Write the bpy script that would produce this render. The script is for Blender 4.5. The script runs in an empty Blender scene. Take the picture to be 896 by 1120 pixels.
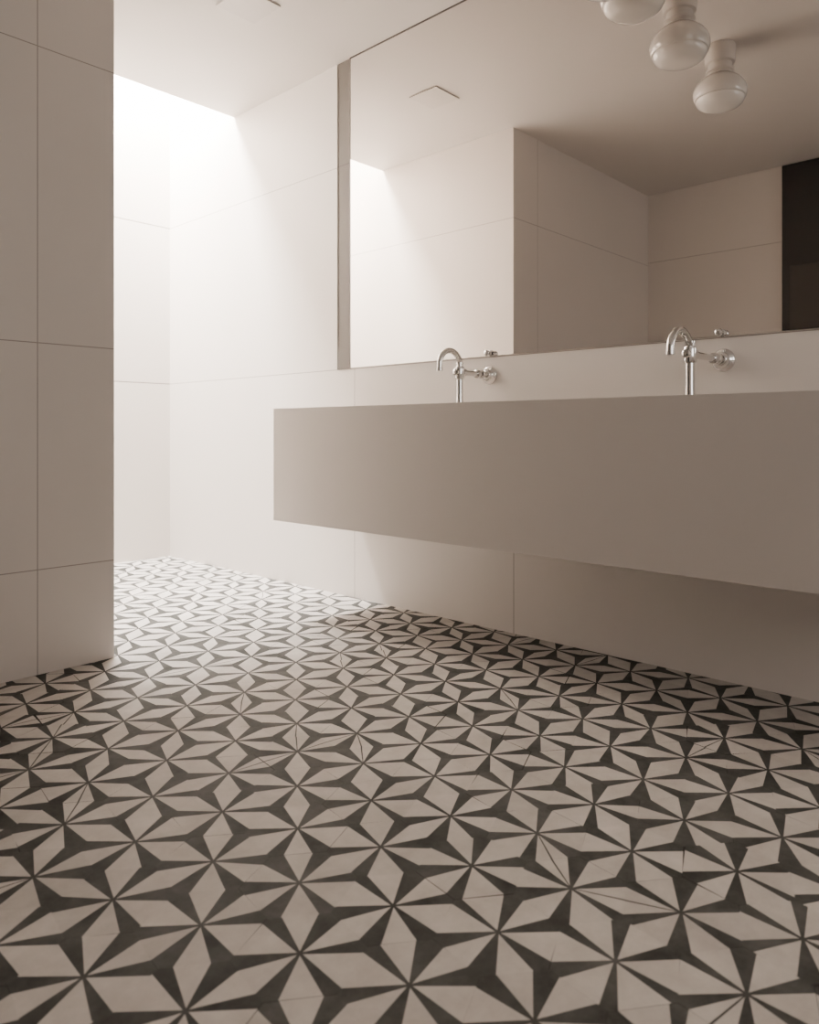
import bpy, bmesh, math, random
from mathutils import Vector, Matrix
random.seed(4)
h = 0.77
scene = bpy.context.scene
COL = scene.collection

# ---------------------------------------------------------------- dims
W = 3.025*h          # mirror wall plane
YB = 5.448*h         # end wall
XP = 1.503*h         # corner of inner wall block
YP = 3.19*h
XL = -0.72*h
CZ = 3.24*h          # ceiling height
YS = 4.55*h          # skylight edge
YBACK = -2.3
TOP = CZ + 1.0
YM = 3.28*h          # end of sink
YMI = 3.31*h         # end of mirror glass
ZM = 1.372*h         # mirror bottom

# ---------------------------------------------------------------- materials
def new_mat(name):
    m = bpy.data.materials.new(name); m.use_nodes = True
    nt = m.node_tree
    return m, nt, nt.nodes["Principled BSDF"]

def math_node(nt, op, a, b=None, c=None):
    n = nt.nodes.new("ShaderNodeMath"); n.operation = op
    for i, v in enumerate((a, b, c)):
        if v is None: continue
        if isinstance(v, (int, float)): n.inputs[i].default_value = v
        else: nt.links.new(v, n.inputs[i])
    return n.outputs[0]

def mix_col(nt, fac, a, b):
    n = nt.nodes.new("ShaderNodeMix"); n.data_type = 'RGBA'
    if isinstance(fac, (int, float)): n.inputs[0].default_value = fac
    else: nt.links.new(fac, n.inputs[0])
    for i, v in ((6, a), (7, b)):
        if isinstance(v, tuple): n.inputs[i].default_value = (*v, 1)
        else: nt.links.new(v, n.inputs[i])
    return n.outputs[2]

def stone_mat(name, col, col2, lines, rough=0.45, groove=(0.33, 0.29, 0.255), lw=0.0017, bump=0.15):
    """lines: list of (axis, pos, zmin, zmax) joint lines in world metres"""
    m, nt, b = new_mat(name)
    g = nt.nodes.new("ShaderNodeNewGeometry")
    sep = nt.nodes.new("ShaderNodeSeparateXYZ"); nt.links.new(g.outputs["Position"], sep.inputs[0])
    n = nt.nodes.new("ShaderNodeTexNoise"); n.inputs["Scale"].default_value = 1.6
    n.inputs["Detail"].default_value = 6; n.inputs["Roughness"].default_value = 0.6
    nt.links.new(g.outputs["Position"], n.inputs["Vector"])
    c = mix_col(nt, n.outputs["Fac"], col, col2)
    mask = None
    for ax, pos, lo, hi in lines:
        d = math_node(nt, 'ABSOLUTE', math_node(nt, 'SUBTRACT', sep.outputs[ax], pos))
        l = math_node(nt, 'LESS_THAN', d, lw)
        oth = 2 if ax != 2 else None
        if oth is not None and (lo is not None):
            l = math_node(nt, 'MULTIPLY', l, math_node(nt, 'GREATER_THAN', sep.outputs[2], lo))
            l = math_node(nt, 'MULTIPLY', l, math_node(nt, 'LESS_THAN', sep.outputs[2], hi))
        mask = l if mask is None else math_node(nt, 'MAXIMUM', mask, l)
    if mask is not None:
        c = mix_col(nt, mask, c, groove)
        hgt = math_node(nt, 'SUBTRACT', 1.0, mask)
        bp = nt.nodes.new("ShaderNodeBump"); bp.inputs["Strength"].default_value = bump
        bp.inputs["Distance"].default_value = 0.0015
        nt.links.new(hgt, bp.inputs["Height"]); nt.links.new(bp.outputs[0], b.inputs["Normal"])
    nt.links.new(c, b.inputs["Base Color"])
    b.inputs["Roughness"].default_value = rough
    return m

WC, WC2 = (0.70, 0.648, 0.60), (0.755, 0.703, 0.655)
m_wall_r = stone_mat("wall_tile_mirror_side", WC, WC2,
    [(2, ZM, None, None), (2, 2.61*h, None, None), (1, YM, 0, ZM), (1, 2.127*h, 0, 0.8*h)])
m_wall_b = stone_mat("wall_tile_end", WC, WC2, [(2, ZM, None, None), (2, 2.61*h, None, None)], lw=0.003, groove=(.25, .22, .19))
m_wall_p = stone_mat("wall_tile_block", (0.64, 0.582, 0.53), (0.69, 0.63, 0.575),
    [(2, 1.36*h, None, None), (2, 2.575*h, None, None), (2, 0.43*h, None, None), (0, 1.181*h, 0, 9)])
m_wall_l = stone_mat("wall_tile_opposite", WC, WC2, [(2, 1.36*h, None, None), (2, 2.6*h, None, None)])
m_ceil = stone_mat("ceiling_plaster", (0.70, 0.65, 0.605), (0.72, 0.67, 0.625), [], rough=0.6)
m_sink = stone_mat("sink_solid_surface", (0.50, 0.458, 0.42), (0.53, 0.488, 0.45), [], rough=0.5)
m_frame = stone_mat("mirror_frame_grey", (0.13, 0.115, 0.10), (0.17, 0.155, 0.135), [(2, 2.61*h, None, None)], rough=0.7, groove=(.08,.07,.06))

def simple(name, col, rough, metal=0.0, noise=0.06, **kw):
    m, nt, b = new_mat(name)
    tc = nt.nodes.new("ShaderNodeTexCoord")
    n = nt.nodes.new("ShaderNodeTexNoise"); n.inputs["Scale"].default_value = 25
    nt.links.new(tc.outputs["Object"], n.inputs["Vector"])
    lo = tuple(c*(1-noise) for c in col)
    nt.links.new(mix_col(nt, n.outputs["Fac"], lo, col), b.inputs["Base Color"])
    b.inputs["Roughness"].default_value = rough
    b.inputs["Metallic"].default_value = metal
    for k, v in kw.items(): b.inputs[k].default_value = v
    return m

m_chrome = simple("polished_chrome", (0.70, 0.688, 0.675), 0.02, 1.0, noise=0.01)
m_mirror = simple("mirror_glass", (0.83, 0.80, 0.77), 0.012, 1.0, noise=0.005)
m_steel = simple("painted_edge", (0.26, 0.235, 0.21), 0.4, 0.0)
m_seam = simple("dark_seam", (0.09, 0.08, 0.07), 0.6, 0.0)
m_door = simple("dark_door_paint", (0.012, 0.010, 0.009), 0.4)
m_door2 = simple("dark_door_panel", (0.030, 0.025, 0.021), 0.35)
m_opal = simple("opal_glass", (0.74, 0.70, 0.655), 0.12, 0.0, noise=0.01, **{"Coat Weight": 0.6, "Coat Roughness": 0.05})
m_lens = simple("frosted_lens", (0.84, 0.80, 0.755), 0.15, 0.0, noise=0.01, **{"Coat Weight": 0.6, "Coat Roughness": 0.05})
m_porc = simple("white_porcelain", (0.62, 0.575, 0.53), 0.3, noise=0.01)
m_vent = simple("vent_enamel", (0.66, 0.61, 0.565), 0.4)
m_gap = simple("vent_frame_enamel", (0.62, 0.575, 0.53), 0.6)

def floor_mat(name, col, col2, rough, spec, nscale=9):
    m, nt, b = new_mat(name)
    g = nt.nodes.new("ShaderNodeNewGeometry")
    n = nt.nodes.new("ShaderNodeTexNoise"); n.inputs["Scale"].default_value = nscale
    n.inputs["Detail"].default_value = 10; n.inputs["Roughness"].default_value = 0.72
    nt.links.new(g.outputs["Position"], n.inputs["Vector"])
    r = nt.nodes.new("ShaderNodeValToRGB")
    r.color_ramp.elements[0].position = 0.35; r.color_ramp.elements[1].position = 0.66
    r.color_ramp.elements[0].color = (*col, 1); r.color_ramp.elements[1].color = (*col2, 1)
    nt.links.new(n.outputs["Fac"], r.inputs[0])
    at = nt.nodes.new("ShaderNodeAttribute"); at.attribute_name = "shade"
    mu = nt.nodes.new("ShaderNodeMix"); mu.data_type = 'RGBA'; mu.blend_type = 'MULTIPLY'
    mu.inputs[0].default_value = 1
    nt.links.new(r.outputs[0], mu.inputs[6]); nt.links.new(at.outputs["Color"], mu.inputs[7])
    nt.links.new(mu.outputs[2], b.inputs["Base Color"])
    b.inputs["Roughness"].default_value = rough
    b.inputs["Specular IOR Level"].default_value = spec
    bp = nt.nodes.new("ShaderNodeBump"); bp.inputs["Strength"].default_value = 0.08
    bp.inputs["Distance"].default_value = 0.002
    nt.links.new(n.outputs["Fac"], bp.inputs["Height"]); nt.links.new(bp.outputs[0], b.inputs["Normal"])
    return m
m_fl = floor_mat("floor_tile_light", (0.50, 0.458, 0.418), (0.65, 0.602, 0.555), 0.5, 0.01)
m_fd = floor_mat("floor_tile_dark", (0.046, 0.045, 0.041), (0.100, 0.098, 0.090), 0.5, 0.012, 12)
m_fg = floor_mat("floor_grout", (0.035, 0.034, 0.031), (0.06, 0.058, 0.053), 0.8, 0.0)

# ---------------------------------------------------------------- mesh helpers
def obj_from_bm(bm, name, mats, smooth=False):
    me = bpy.data.meshes.new(name)
    bmesh.ops.recalc_face_normals(bm, faces=bm.faces)
    bm.to_mesh(me); bm.free()
    for m in (mats if isinstance(mats, (list, tuple)) else [mats]): me.materials.append(m)
    if smooth:
        for p in me.polygons: p.use_smooth = True
    o = bpy.data.objects.new(name, me); COL.objects.link(o)
    return o

def add_box(bm, lo, hi, bevel=0.0, mi=0):
    r = bmesh.ops.create_cube(bm, size=1)
    vs = r["verts"]
    for v in vs:
        v.co = Vector([lo[i] + (v.co[i]+0.5)*(hi[i]-lo[i]) for i in range(3)])
    fs = {f for v in vs for f in v.link_faces}
    for f in fs: f.material_index = mi
    if bevel:
        es = {e for v in vs for e in v.link_edges}
        bmesh.ops.bevel(bm, geom=list(es), offset=bevel, segments=2, profile=0.5, affect='EDGES')

def box(name, lo, hi, mat, bevel=0.0):
    bm = bmesh.new(); add_box(bm, lo, hi, bevel)
    return obj_from_bm(bm, name, mat)

def tube(bm, pts, radii, seg=24, cap=True):
    pts = [Vector(p) for p in pts]
    if isinstance(radii, (int, float)): radii = [radii]*len(pts)
    rings = []; prev = None
    for i, p in enumerate(pts):
        t = (pts[min(i+1, len(pts)-1)] - pts[max(i-1, 0)])
        if t.length < 1e-9: t = prev_t
        t = t.normalized(); prev_t = t
        if prev is None:
            n = t.orthogonal().normalized()
        else:
            n = (prev - t*prev.dot(t)).normalized()
        prev = n; b = t.cross(n)
        rings.append([bm.verts.new(p + (n*math.cos(2*math.pi*k/seg) + b*math.sin(2*math.pi*k/seg))*radii[i]) for k in range(seg)])
    for a, b in zip(rings, rings[1:]):
        for k in range(seg):
            bm.faces.new((a[k], a[(k+1) % seg], b[(k+1) % seg], b[k]))
    if cap:
        bm.faces.new(rings[0]); bm.faces.new(rings[-1])

def lathe_axis(bm, origin, axis, prof, seg=32):
    origin = Vector(origin); t = Vector(axis).normalized()
    n = t.orthogonal().normalized(); b = t.cross(n)
    rings = []
    for d, r in prof:
        rings.append([bm.verts.new(origin + t*d + (n*math.cos(2*math.pi*k/seg) + b*math.sin(2*math.pi*k/seg))*max(r, 1e-5)) for k in range(seg)])
    for a, c in zip(rings, rings[1:]):
        for k in range(seg):
            bm.faces.new((a[k], a[(k+1) % seg], c[(k+1) % seg], c[k]))
    bm.faces.new(rings[0]); bm.faces.new(rings[-1])

def autosmooth(o, ang=40):
    me = o.data
    for p in me.polygons: p.use_smooth = True
    bm = bmesh.new(); bm.from_mesh(me)
    for e in bm.edges:
        if len(e.link_faces) == 2 and e.calc_face_angle(0) > math.radians(ang): e.smooth = False
    bm.to_mesh(me); bm.free()

def empty(name, loc, label, cat):
    e = bpy.data.objects.new(name, None); e.location = loc; e.empty_display_size = 0.05
    COL.objects.link(e); e["label"] = label; e["category"] = cat
    return e

def parent(o, p):
    o.parent = p
    o.matrix_parent_inverse = Matrix.Translation(-Vector(p.location))

def structure(o, label=None, cat=None):
    o["kind"] = "structure"
    if label: o["label"] = label
    if cat: o["category"] = cat

# ---------------------------------------------------------------- floor pattern (one mesh)
S = 0.226*h                    # distance between hexagon tile centres
TH = math.radians(-8)
PHI = math.radians(19.8)
NB = [(1, 0), (0, 1), (-1, 1), (-1, 0), (0, -1), (1, -1)]
def floor_build():
    bm = bmesh.new()
    lay = bm.loops.layers.float_color.new("shade")
    def face(pts, z, mi, s):
        f = bm.faces.new([bm.verts.new((p.x, p.y, z)) for p in pts])
        f.material_index = mi
        for lp in f.loops: lp[lay] = (s, s, s, 1)
        f.normal_update()
        if f.normal.z < 0: f.normal_flip()
    a1 = Vector((math.cos(TH), math.sin(TH)))*S
    a2 = Vector((math.cos(TH+math.pi/3), math.sin(TH+math.pi/3)))*S
    x0, x1, y0, y1 = XL-0.1, W+0.1, YBACK-0.1, YB+0.1
    org = Vector((0.894*h, 1.124*h))
    face([Vector(p) for p in ((x0, y0), (x1, y0), (x1, y1), (x0, y1))], -0.0008, 2, 1.0)
    N = 54
    Rv = S/math.sqrt(3)
    for i in range(-N, N):
        for j in range(-N, N):
            q = org + a1*i + a2*j
            if not (x0+S*.3 < q.x < x1 and y0 < q.y < y1): continue
            rj = random.Random(i*7919+j*104729)
            odd = rj.random() < 0.22
            amp = 0.016 if odd else 0.004
            q = q + Vector((rj.uniform(-1, 1), rj.uniform(-1, 1)))*S*amp
            rot = TH + math.radians(rj.uniform(-1, 1)*(2.5 if odd else 0.8))
            tile = rj.uniform(0.92, 1.02)
            d = lambda a, r: q + Vector((math.cos(a), math.sin(a)))*r
            face([d(rot+math.pi/6+k*math.pi/3, Rv*0.998) for k in range(6)], i*0.0000007+j*0.0000003, 1, rj.uniform(0.85, 1.15))
            for k in range(6):
                di, dj = NB[k]
                key = (2*i+di)*31337 + (2*j+dj)*271
                re = random.Random(key)
                split = re.random() < 0.06
                phe = PHI*re.uniform(0.80, 1.20)
                ph = phe*rj.uniform(0.97, 1.03)
                s = tile*re.uniform(0.95, 1.04)
                a = rot + k*math.pi/3
                m = d(a, S/2*1.001)
                n = Vector((-math.sin(a), math.cos(a)))
                sh = re.uniform(-1, 1)*S*0.02*(1 if k < 3 else -1)
                w = S/2*math.tan(ph)
                A = d(a, S*0.028)
                face([A, m+n*(sh-w), m+n*(sh+w)], 0.0003+k*0.00001, 0, s)
                if split:
                    t = S*0.010
                    face([A-n*t*.6, m+n*(sh-t), m+n*(sh+t), A+n*t*.6], 0.0006, 1, 1.0)
    me = bpy.data.meshes.new("floor"); bm.to_mesh(me); bm.free()
    me.materials.append(m_fl); me.materials.append(m_fd); me.materials.append(m_fg)
    o = bpy.data.objects.new("floor", me); COL.objects.link(o)
    return o
floor = floor_build(); structure(floor, "charcoal and cream star-patterned cement tile floor", "floor")

# ---------------------------------------------------------------- walls & ceiling
T = 0.12
structure(box("wall_right", (W, YBACK-T, 0), (W+T, YB+T, TOP), m_wall_r), "cream stone-clad wall behind the sink", "wall")
structure(box("wall_end", (XP-0.3, YB, 0), (W, YB+T, TOP), m_wall_b), "cream tiled end wall lit by skylight", "wall")
structure(box("wall_inner", (XL, YP, 0), (XP, YB, TOP), m_wall_p), "large-format cream tiled wall corner", "wall")
structure(box("wall_left", (XL-T, YBACK-T, 0), (XL, YB, TOP), m_wall_l), "cream tiled wall with dark door", "wall")
bm = bmesh.new()
wx0, wx1, wz0, wz1 = -0.35, 1.45, 1.0, 2.3  # opening added behind the camera to let the fill light in
add_box(bm, (XL, YBACK-T, 0), (wx0, YBACK, CZ))
add_box(bm, (wx1, YBACK-T, 0), (W, YBACK, CZ))
add_box(bm, (wx0, YBACK-T, 0), (wx1, YBACK, wz0))
add_box(bm, (wx0, YBACK-T, wz1), (wx1, YBACK, CZ))
structure(obj_from_bm(bm, "wall_back", m_wall_l), "cream wall with an opening added for fill light", "wall")
bm = bmesh.new(); fw = 0.05
add_box(bm, (wx0, YBACK-0.09, wz0), (wx0+fw, YBACK-0.03, wz1)); add_box(bm, (wx1-fw, YBACK-0.09, wz0), (wx1, YBACK-0.03, wz1))
add_box(bm, (wx0+fw, YBACK-0.09, wz0), (wx1-fw, YBACK-0.03, wz0+fw)); add_box(bm, (wx0+fw, YBACK-0.09, wz1-fw), (wx1-fw, YBACK-0.03, wz1))
structure(obj_from_bm(bm, "added_window_1", m_steel), "unseen painted frame added around the fill light opening", "window")  # unseen frame, added to go with the fill light

structure(box("ceiling", (XL, YBACK, CZ), (W, YS, CZ+0.12), m_ceil), "smooth warm white ceiling ending at skylight", "ceiling")
structure(box("wall_skylight", (XP, YS-0.1, CZ+0.12), (W, YS, TOP), m_ceil), "skylight shaft wall", "wall")

dy0, dy1 = 0.75*h, 1.99*h
bm = bmesh.new()
add_box(bm, (XL, dy0, 0.0), (XL+0.02, dy1, CZ-0.005), 0, 0)
add_box(bm, (XL+0.02, dy0+0.06, 0.15), (XL+0.028, dy1-0.05, 1.30), 0.003, 0)
add_box(bm, (XL+0.02, dy0+0.06, 1.42), (XL+0.028, dy1-0.05, 1.83), 0.003, 1)
structure(obj_from_bm(bm, "door_1", [m_door, m_door2]), "full-height dark door", "door")

# ---------------------------------------------------------------- mirror
mir = empty("wall_mirror", (W, 1.5*h, ZM), "large frameless wall mirror above the sink", "mirror")
MF = W-0.006
g = box("glass", (MF, -0.35*h, ZM+0.004), (W-0.0005, YMI, CZ-0.006), m_mirror); parent(g, mir)
bm = bmesh.new()
y2 = 3.425*h
add_box(bm, (W-0.005, YMI+0.004, ZM+0.10), (W-0.0005, y2-0.003, CZ-0.002), 0, 0)
add_box(bm, (W-0.008, YMI+0.004, ZM), (W-0.0005, y2-0.003, ZM+0.10), 0.002, 0)
fr = obj_from_bm(bm, "frame", m_frame); fr["label"] = "grey side channel of the mirror"; parent(fr, mir)
bm = bmesh.new()
add_box(bm, (W-0.009, YMI, ZM), (W-0.0005, YMI+0.004, CZ-0.002), 0.0005)
add_box(bm, (W-0.009, y2-0.003, ZM), (W-0.0005, y2, CZ-0.002), 0.0005)
o = obj_from_bm(bm, "edge_strip", m_steel); o["label"] = "thin painted edge strips"; parent(o, mir)
bm = bmesh.new()
add_box(bm, (W-0.008, -0.35*h, CZ-0.006), (W-0.0005, YMI, CZ-0.0002))
o = obj_from_bm(bm, "top_seam", m_seam); o["label"] = "thin dark seam along the ceiling"; parent(o, mir)
for yy in (2.26*h, 1.115*h):
    bm = bmesh.new()
    lathe_axis(bm, (MF, yy, ZM+0.013), (-1, 0, 0), [(0, .012), (.004, .0125), (.006, .008), (.014, .007), (.018, .010), (.026, .012), (.033, .010), (.036, .004)])
    o = obj_from_bm(bm, "clip", m_chrome); autosmooth(o); o["label"] = "round chrome mirror clip"; parent(o, mir)

# ---------------------------------------------------------------- sink
SX0 = 2.429*h; SX1 = W-0.001; SY0 = 0.08*h; SY1 = YM; SZ1 = 1.119*h; SZ0 = 0.516*h
sink = empty("trough_sink", (SX1, (SY0+SY1)/2, SZ0), "long floating taupe solid-surface double sink", "sink")
bx0, bx1 = SX0+0.025, SX0+0.235
basY = [(0.45*h, 1.55*h), (1.75*h, 2.95*h)]
bm = bmesh.new()
xs = [SX0, bx0, bx1, SX1]; ys = [SY0, basY[0][0], basY[0][1], basY[1][0], basY[1][1], SY1]
vt = [[bm.verts.new((x, y, SZ1)) for y in ys] for x in xs]
for i in range(3):
    for j in range(5):
        if i == 1 and j in (1, 3): continue
        bm.faces.new((vt[i][j], vt[i+1][j], vt[i+1][j+1], vt[i][j+1]))
vb = {}
def bot(v):
    if v not in vb: vb[v] = bm.verts.new((v.co.x, v.co.y, SZ0))
    return vb[v]
per = [vt[0][j] for j in range(6)] + [vt[i][5] for i in (1, 2, 3)] + [vt[3][j] for j in (4, 3, 2, 1, 0)] + [vt[2][0], vt[1][0]]
n = len(per)
for k in range(n):
    a, b = per[k], per[(k+1) % n]
    bm.faces.new((a, b, bot(b), bot(a)))
bm.faces.new([bot(v) for v in per])
o = obj_from_bm(bm, "body", m_sink)
md = o.modifiers.new("bev", 'BEVEL'); md.width = 0.0012; md.segments = 2; md.limit_method = 'ANGLE'
parent(o, sink)
for (ya, yb) in basY:
    bm = bmesh.new(); d = 0.11; s = 0.018
    top = [bm.verts.new(p) for p in ((bx0, ya, SZ1-.0005), (bx1, ya, SZ1-.0005), (bx1, yb, SZ1-.0005), (bx0, yb, SZ1-.0005))]
    bt = [bm.verts.new(p) for p in ((bx0+s, ya+s, SZ1-d), (bx1-s, ya+s, SZ1-d), (bx1-s, yb-s, SZ1-d), (bx0+s, yb-s, SZ1-d))]
    for k in range(4): bm.faces.new((top[k], top[(k+1) % 4], bt[(k+1) % 4], bt[k]))
    bm.faces.new(bt)
    bmesh.ops.bevel(bm, geom=[e for e in bm.edges if any(v in bt for v in e.verts)], offset=0.012, segments=4, affect='EDGES')
    bo = obj_from_bm(bm, "basin", m_sink, True); parent(bo, sink)
    bm = bmesh.new()
    lathe_axis(bm, ((bx0+bx1)/2, (ya+yb)/2, SZ1-d), (0, 0, 1), [(0, .03), (.003, .03), (.004, .026), (.002, .022), (.002, .001)])
    dr = obj_from_bm(bm, "drain", m_chrome); autosmooth(dr); dr["label"] = "round chrome drain"; parent(dr, sink)

# ---------------------------------------------------------------- faucets
def faucet(yy, arm, label, ztop_, reach):
    R = 0.0105
    za = 1.281*h
    bx = W - arm
    e = empty("faucet", (bx, yy, SZ1), label, "faucet"); e["group"] = "chrome faucets along the sink"
    X = (-1, 0, 0)
    bm = bmesh.new()
    lathe_axis(bm, (W-0.001, yy, za), X, [(0, .035), (.004, .036), (.007, .0345), (.010, .030), (.013, .025), (.018, .0215), (.025, .0195), (.028, .018), (.029, .014), (.03, .014)])
    o = obj_from_bm(bm, "wall_flange", m_chrome); autosmooth(o, 60); parent(o, e)
    bm = bmesh.new(); L = arm-0.02
    p0 = 0.026
    lathe_axis(bm, (W, yy, za), X, [(p0, .0105), (p0+.022, .0105), (p0+.024, .016), (p0+.030, .0175), (p0+.036, .016), (p0+.038, .012),
        (p0+.046, .012), (p0+.048, .016), (p0+.054, .0175), (p0+.060, .016), (p0+.062, .0105),
        (L-.010, .0105), (L-.008, .015), (L+.008, .015)])
    o = obj_from_bm(bm, "arm", m_chrome); autosmooth(o); parent(o, e)
    bm = bmesh.new()
    lathe_axis(bm, (bx, yy, SZ1), (0, 0, 1), [(0, .022), (.004, .022), (.007, .014), (.03, .0125), (za-SZ1-.026, .0125), (za-SZ1-.024, .0165), (za-SZ1-.018, .018),
        (za-SZ1+.014, .018), (za-SZ1+.020, .0165), (za-SZ1+.022, .0125), (za-SZ1+.030, .0125), (za-SZ1+.031, .0145), (za-SZ1+.036, .0145), (za-SZ1+.037, .0105)])
    o = obj_from_bm(bm, "valve_body", m_chrome); autosmooth(o); parent(o, e)
    bm = bmesh.new()
    lathe_axis(bm, (bx-0.012, yy, za), X, [(0, .010), (.008, .010), (.010, .012), (.016, .012), (.018, .009), (.019, .003)])
    o = obj_from_bm(bm, "handle", m_chrome); autosmooth(o); o["label"] = "small round chrome knob"; parent(o, e)
    bm = bmesh.new()
    r = reach/2
    ztop = ztop_*h - R; zc = min(za+0.030, ztop-r*0.9)
    rv = ztop - zc
    pts = [(bx, yy, za+0.012), (bx, yy, zc-0.004)]
    for k in range(0, 33):
        a = math.pi*k/32
        pts.append((bx - r + r*math.cos(a), yy, zc + rv*math.sin(a)))
    zl = 1.290*h
    pts.append((bx-reach, yy, min(zl, zc-.006)))
    tube(bm, pts, R)
    lathe_axis(bm, (bx-reach, yy, min(zl, zc-.006)+0.002), (0, 0, -1), [(0, R), (.001, .0118), (.009, .0118), (.010, .009), (.008, .007)])
    o = obj_from_bm(bm, "spout", m_chrome); autosmooth(o); parent(o, e)
faucet(2.273*h, 0.24*h, "polished chrome gooseneck faucet nearer the sink's end", 1.394, 0.148*h)
faucet(1.111*h, 0.33*h, "polished chrome gooseneck faucet with long wall arm", 1.374, 0.17*h)

# ---------------------------------------------------------------- lamps
def lamp_master(loc):
    e = empty("ceiling_lamp", loc, "unlit milky glass globe lamp on short white cylindrical neck", "lamp")
    e["group"] = "globe ceiling lamps"
    x, y, z = loc
    bm = bmesh.new()
    lathe_axis(bm, (x, y, z), (0, 0, -1), [(0, .064), (.006, .066), (.07, .064), (.078, .062), (.081, .050), (.104, .048), (.107, .058), (.118, .060), (.121, .052), (.132, .056), (.135, .05)], 48)
    o = obj_from_bm(bm, "lamp_base", m_porc); autosmooth(o, 35); parent(o, e)
    bm = bmesh.new()
    pr = [(.130, .045), (.134, .058)]
    cz, R = .210, .114
    for k in range(9, 25):
        a = math.pi*(k/40)
        pr.append((cz - R*0.74*math.cos(a), R*math.sin(a)))
    z1 = pr[-1][0]; rl = pr[-1][1]
    pr += [(z1+.002, rl-.002), (z1+.003, rl-.005)]
    lathe_axis(bm, (x, y, z), (0, 0, -1), pr, 64)
    o = obj_from_bm(bm, "lamp_shade", m_opal); autosmooth(o, 35); o["label"] = "milky glass globe"; parent(o, e)
    bm = bmesh.new()
    z2 = z1+.002; pr = []
    for k in range(0, 13):
        a = math.pi/2*k/12
        pr.append((z2 + .046*math.sin(a), (rl-.006)*math.cos(a)**0.75+.001))
    lathe_axis(bm, (x, y, z), (0, 0, -1), pr, 64)
    o = obj_from_bm(bm, "lens", m_lens); autosmooth(o, 35); o["label"] = "frosted lower glass bowl"; parent(o, e)
    return e
L0 = Vector((1.63*h, 1.64*h, CZ))
base = lamp_master(L0)
kids = [c for c in COL.objects if c.parent == base]
for loc in ((2.31*h, 1.59*h, CZ), (2.89*h, 1.556*h, CZ)):
    e2 = base.copy(); e2.location = loc; COL.objects.link(e2)
    for ch in kids:
        c2 = ch.copy(); c2.parent = e2
        c2.matrix_parent_inverse = Matrix.Translation(-L0)
        COL.objects.link(c2)

# ---------------------------------------------------------------- ceiling vent
vx, vy, vs_ = 2.275*h, 3.29*h, 0.12*h
bm = bmesh.new()
add_box(bm, (vx-vs_+.004, vy-vs_+.004, CZ-0.003), (vx+vs_-.004, vy+vs_-.004, CZ-0.0002), 0.001)
ve = obj_from_bm(bm, "ceiling_vent", m_gap); ve["label"] = "small square white vent plate on the ceiling"; ve["category"] = "vent"
bm = bmesh.new()
add_box(bm, (vx-vs_, vy-vs_, CZ-0.007), (vx+vs_, vy+vs_, CZ-0.003), 0.001)
o = obj_from_bm(bm, "cover_plate", m_vent); o.parent = ve

# ---------------------------------------------------------------- light
def area(name, loc, rot, sx, sy, power, col):
    l = bpy.data.lights.new(name, 'AREA'); l.shape = 'RECTANGLE'; l.size = sx; l.size_y = sy
    l.energy = power; l.color = col
    o = bpy.data.objects.new(name, l); o.location = loc; o.rotation_euler = rot; COL.objects.link(o)
    return o
area("skylight_lamp", ((XP+W)/2, YB-0.24, TOP-0.03), (0, 0, 0), W-XP-0.02, 0.40, 700, (1.0, 0.974, 0.942))
area("fill_lamp", ((wx0+wx1)/2, YBACK-0.10, (wz0+wz1)/2), (math.radians(90), 0, 0), wx1-wx0, wz1-wz0, 27, (1.0, 0.955, 0.915))  # added fill light from behind the camera, set in the added opening

w = bpy.data.worlds.new("World"); scene.world = w; w.use_nodes = True
bgn = w.node_tree.nodes["Background"]; bgn.inputs[0].default_value = (1, 0.97, 0.93, 1); bgn.inputs[1].default_value = 1.0

# ---------------------------------------------------------------- camera
cam = bpy.data.cameras.new("Camera"); co = bpy.data.objects.new("Camera", cam); COL.objects.link(co)
co.location = (0, 0, h)
co.rotation_euler = (math.radians(90), 0, -math.atan2(0.730, 0.683))
cam.sensor_fit = 'AUTO'; cam.sensor_width = 36; cam.sensor_height = 36
cam.lens = 813/1120*36
cam.shift_y = -89/1120
cam.clip_start = 0.02
cam.dof.use_dof = True; cam.dof.focus_distance = 2.5; cam.dof.aperture_fstop = 4.5
scene.camera = co
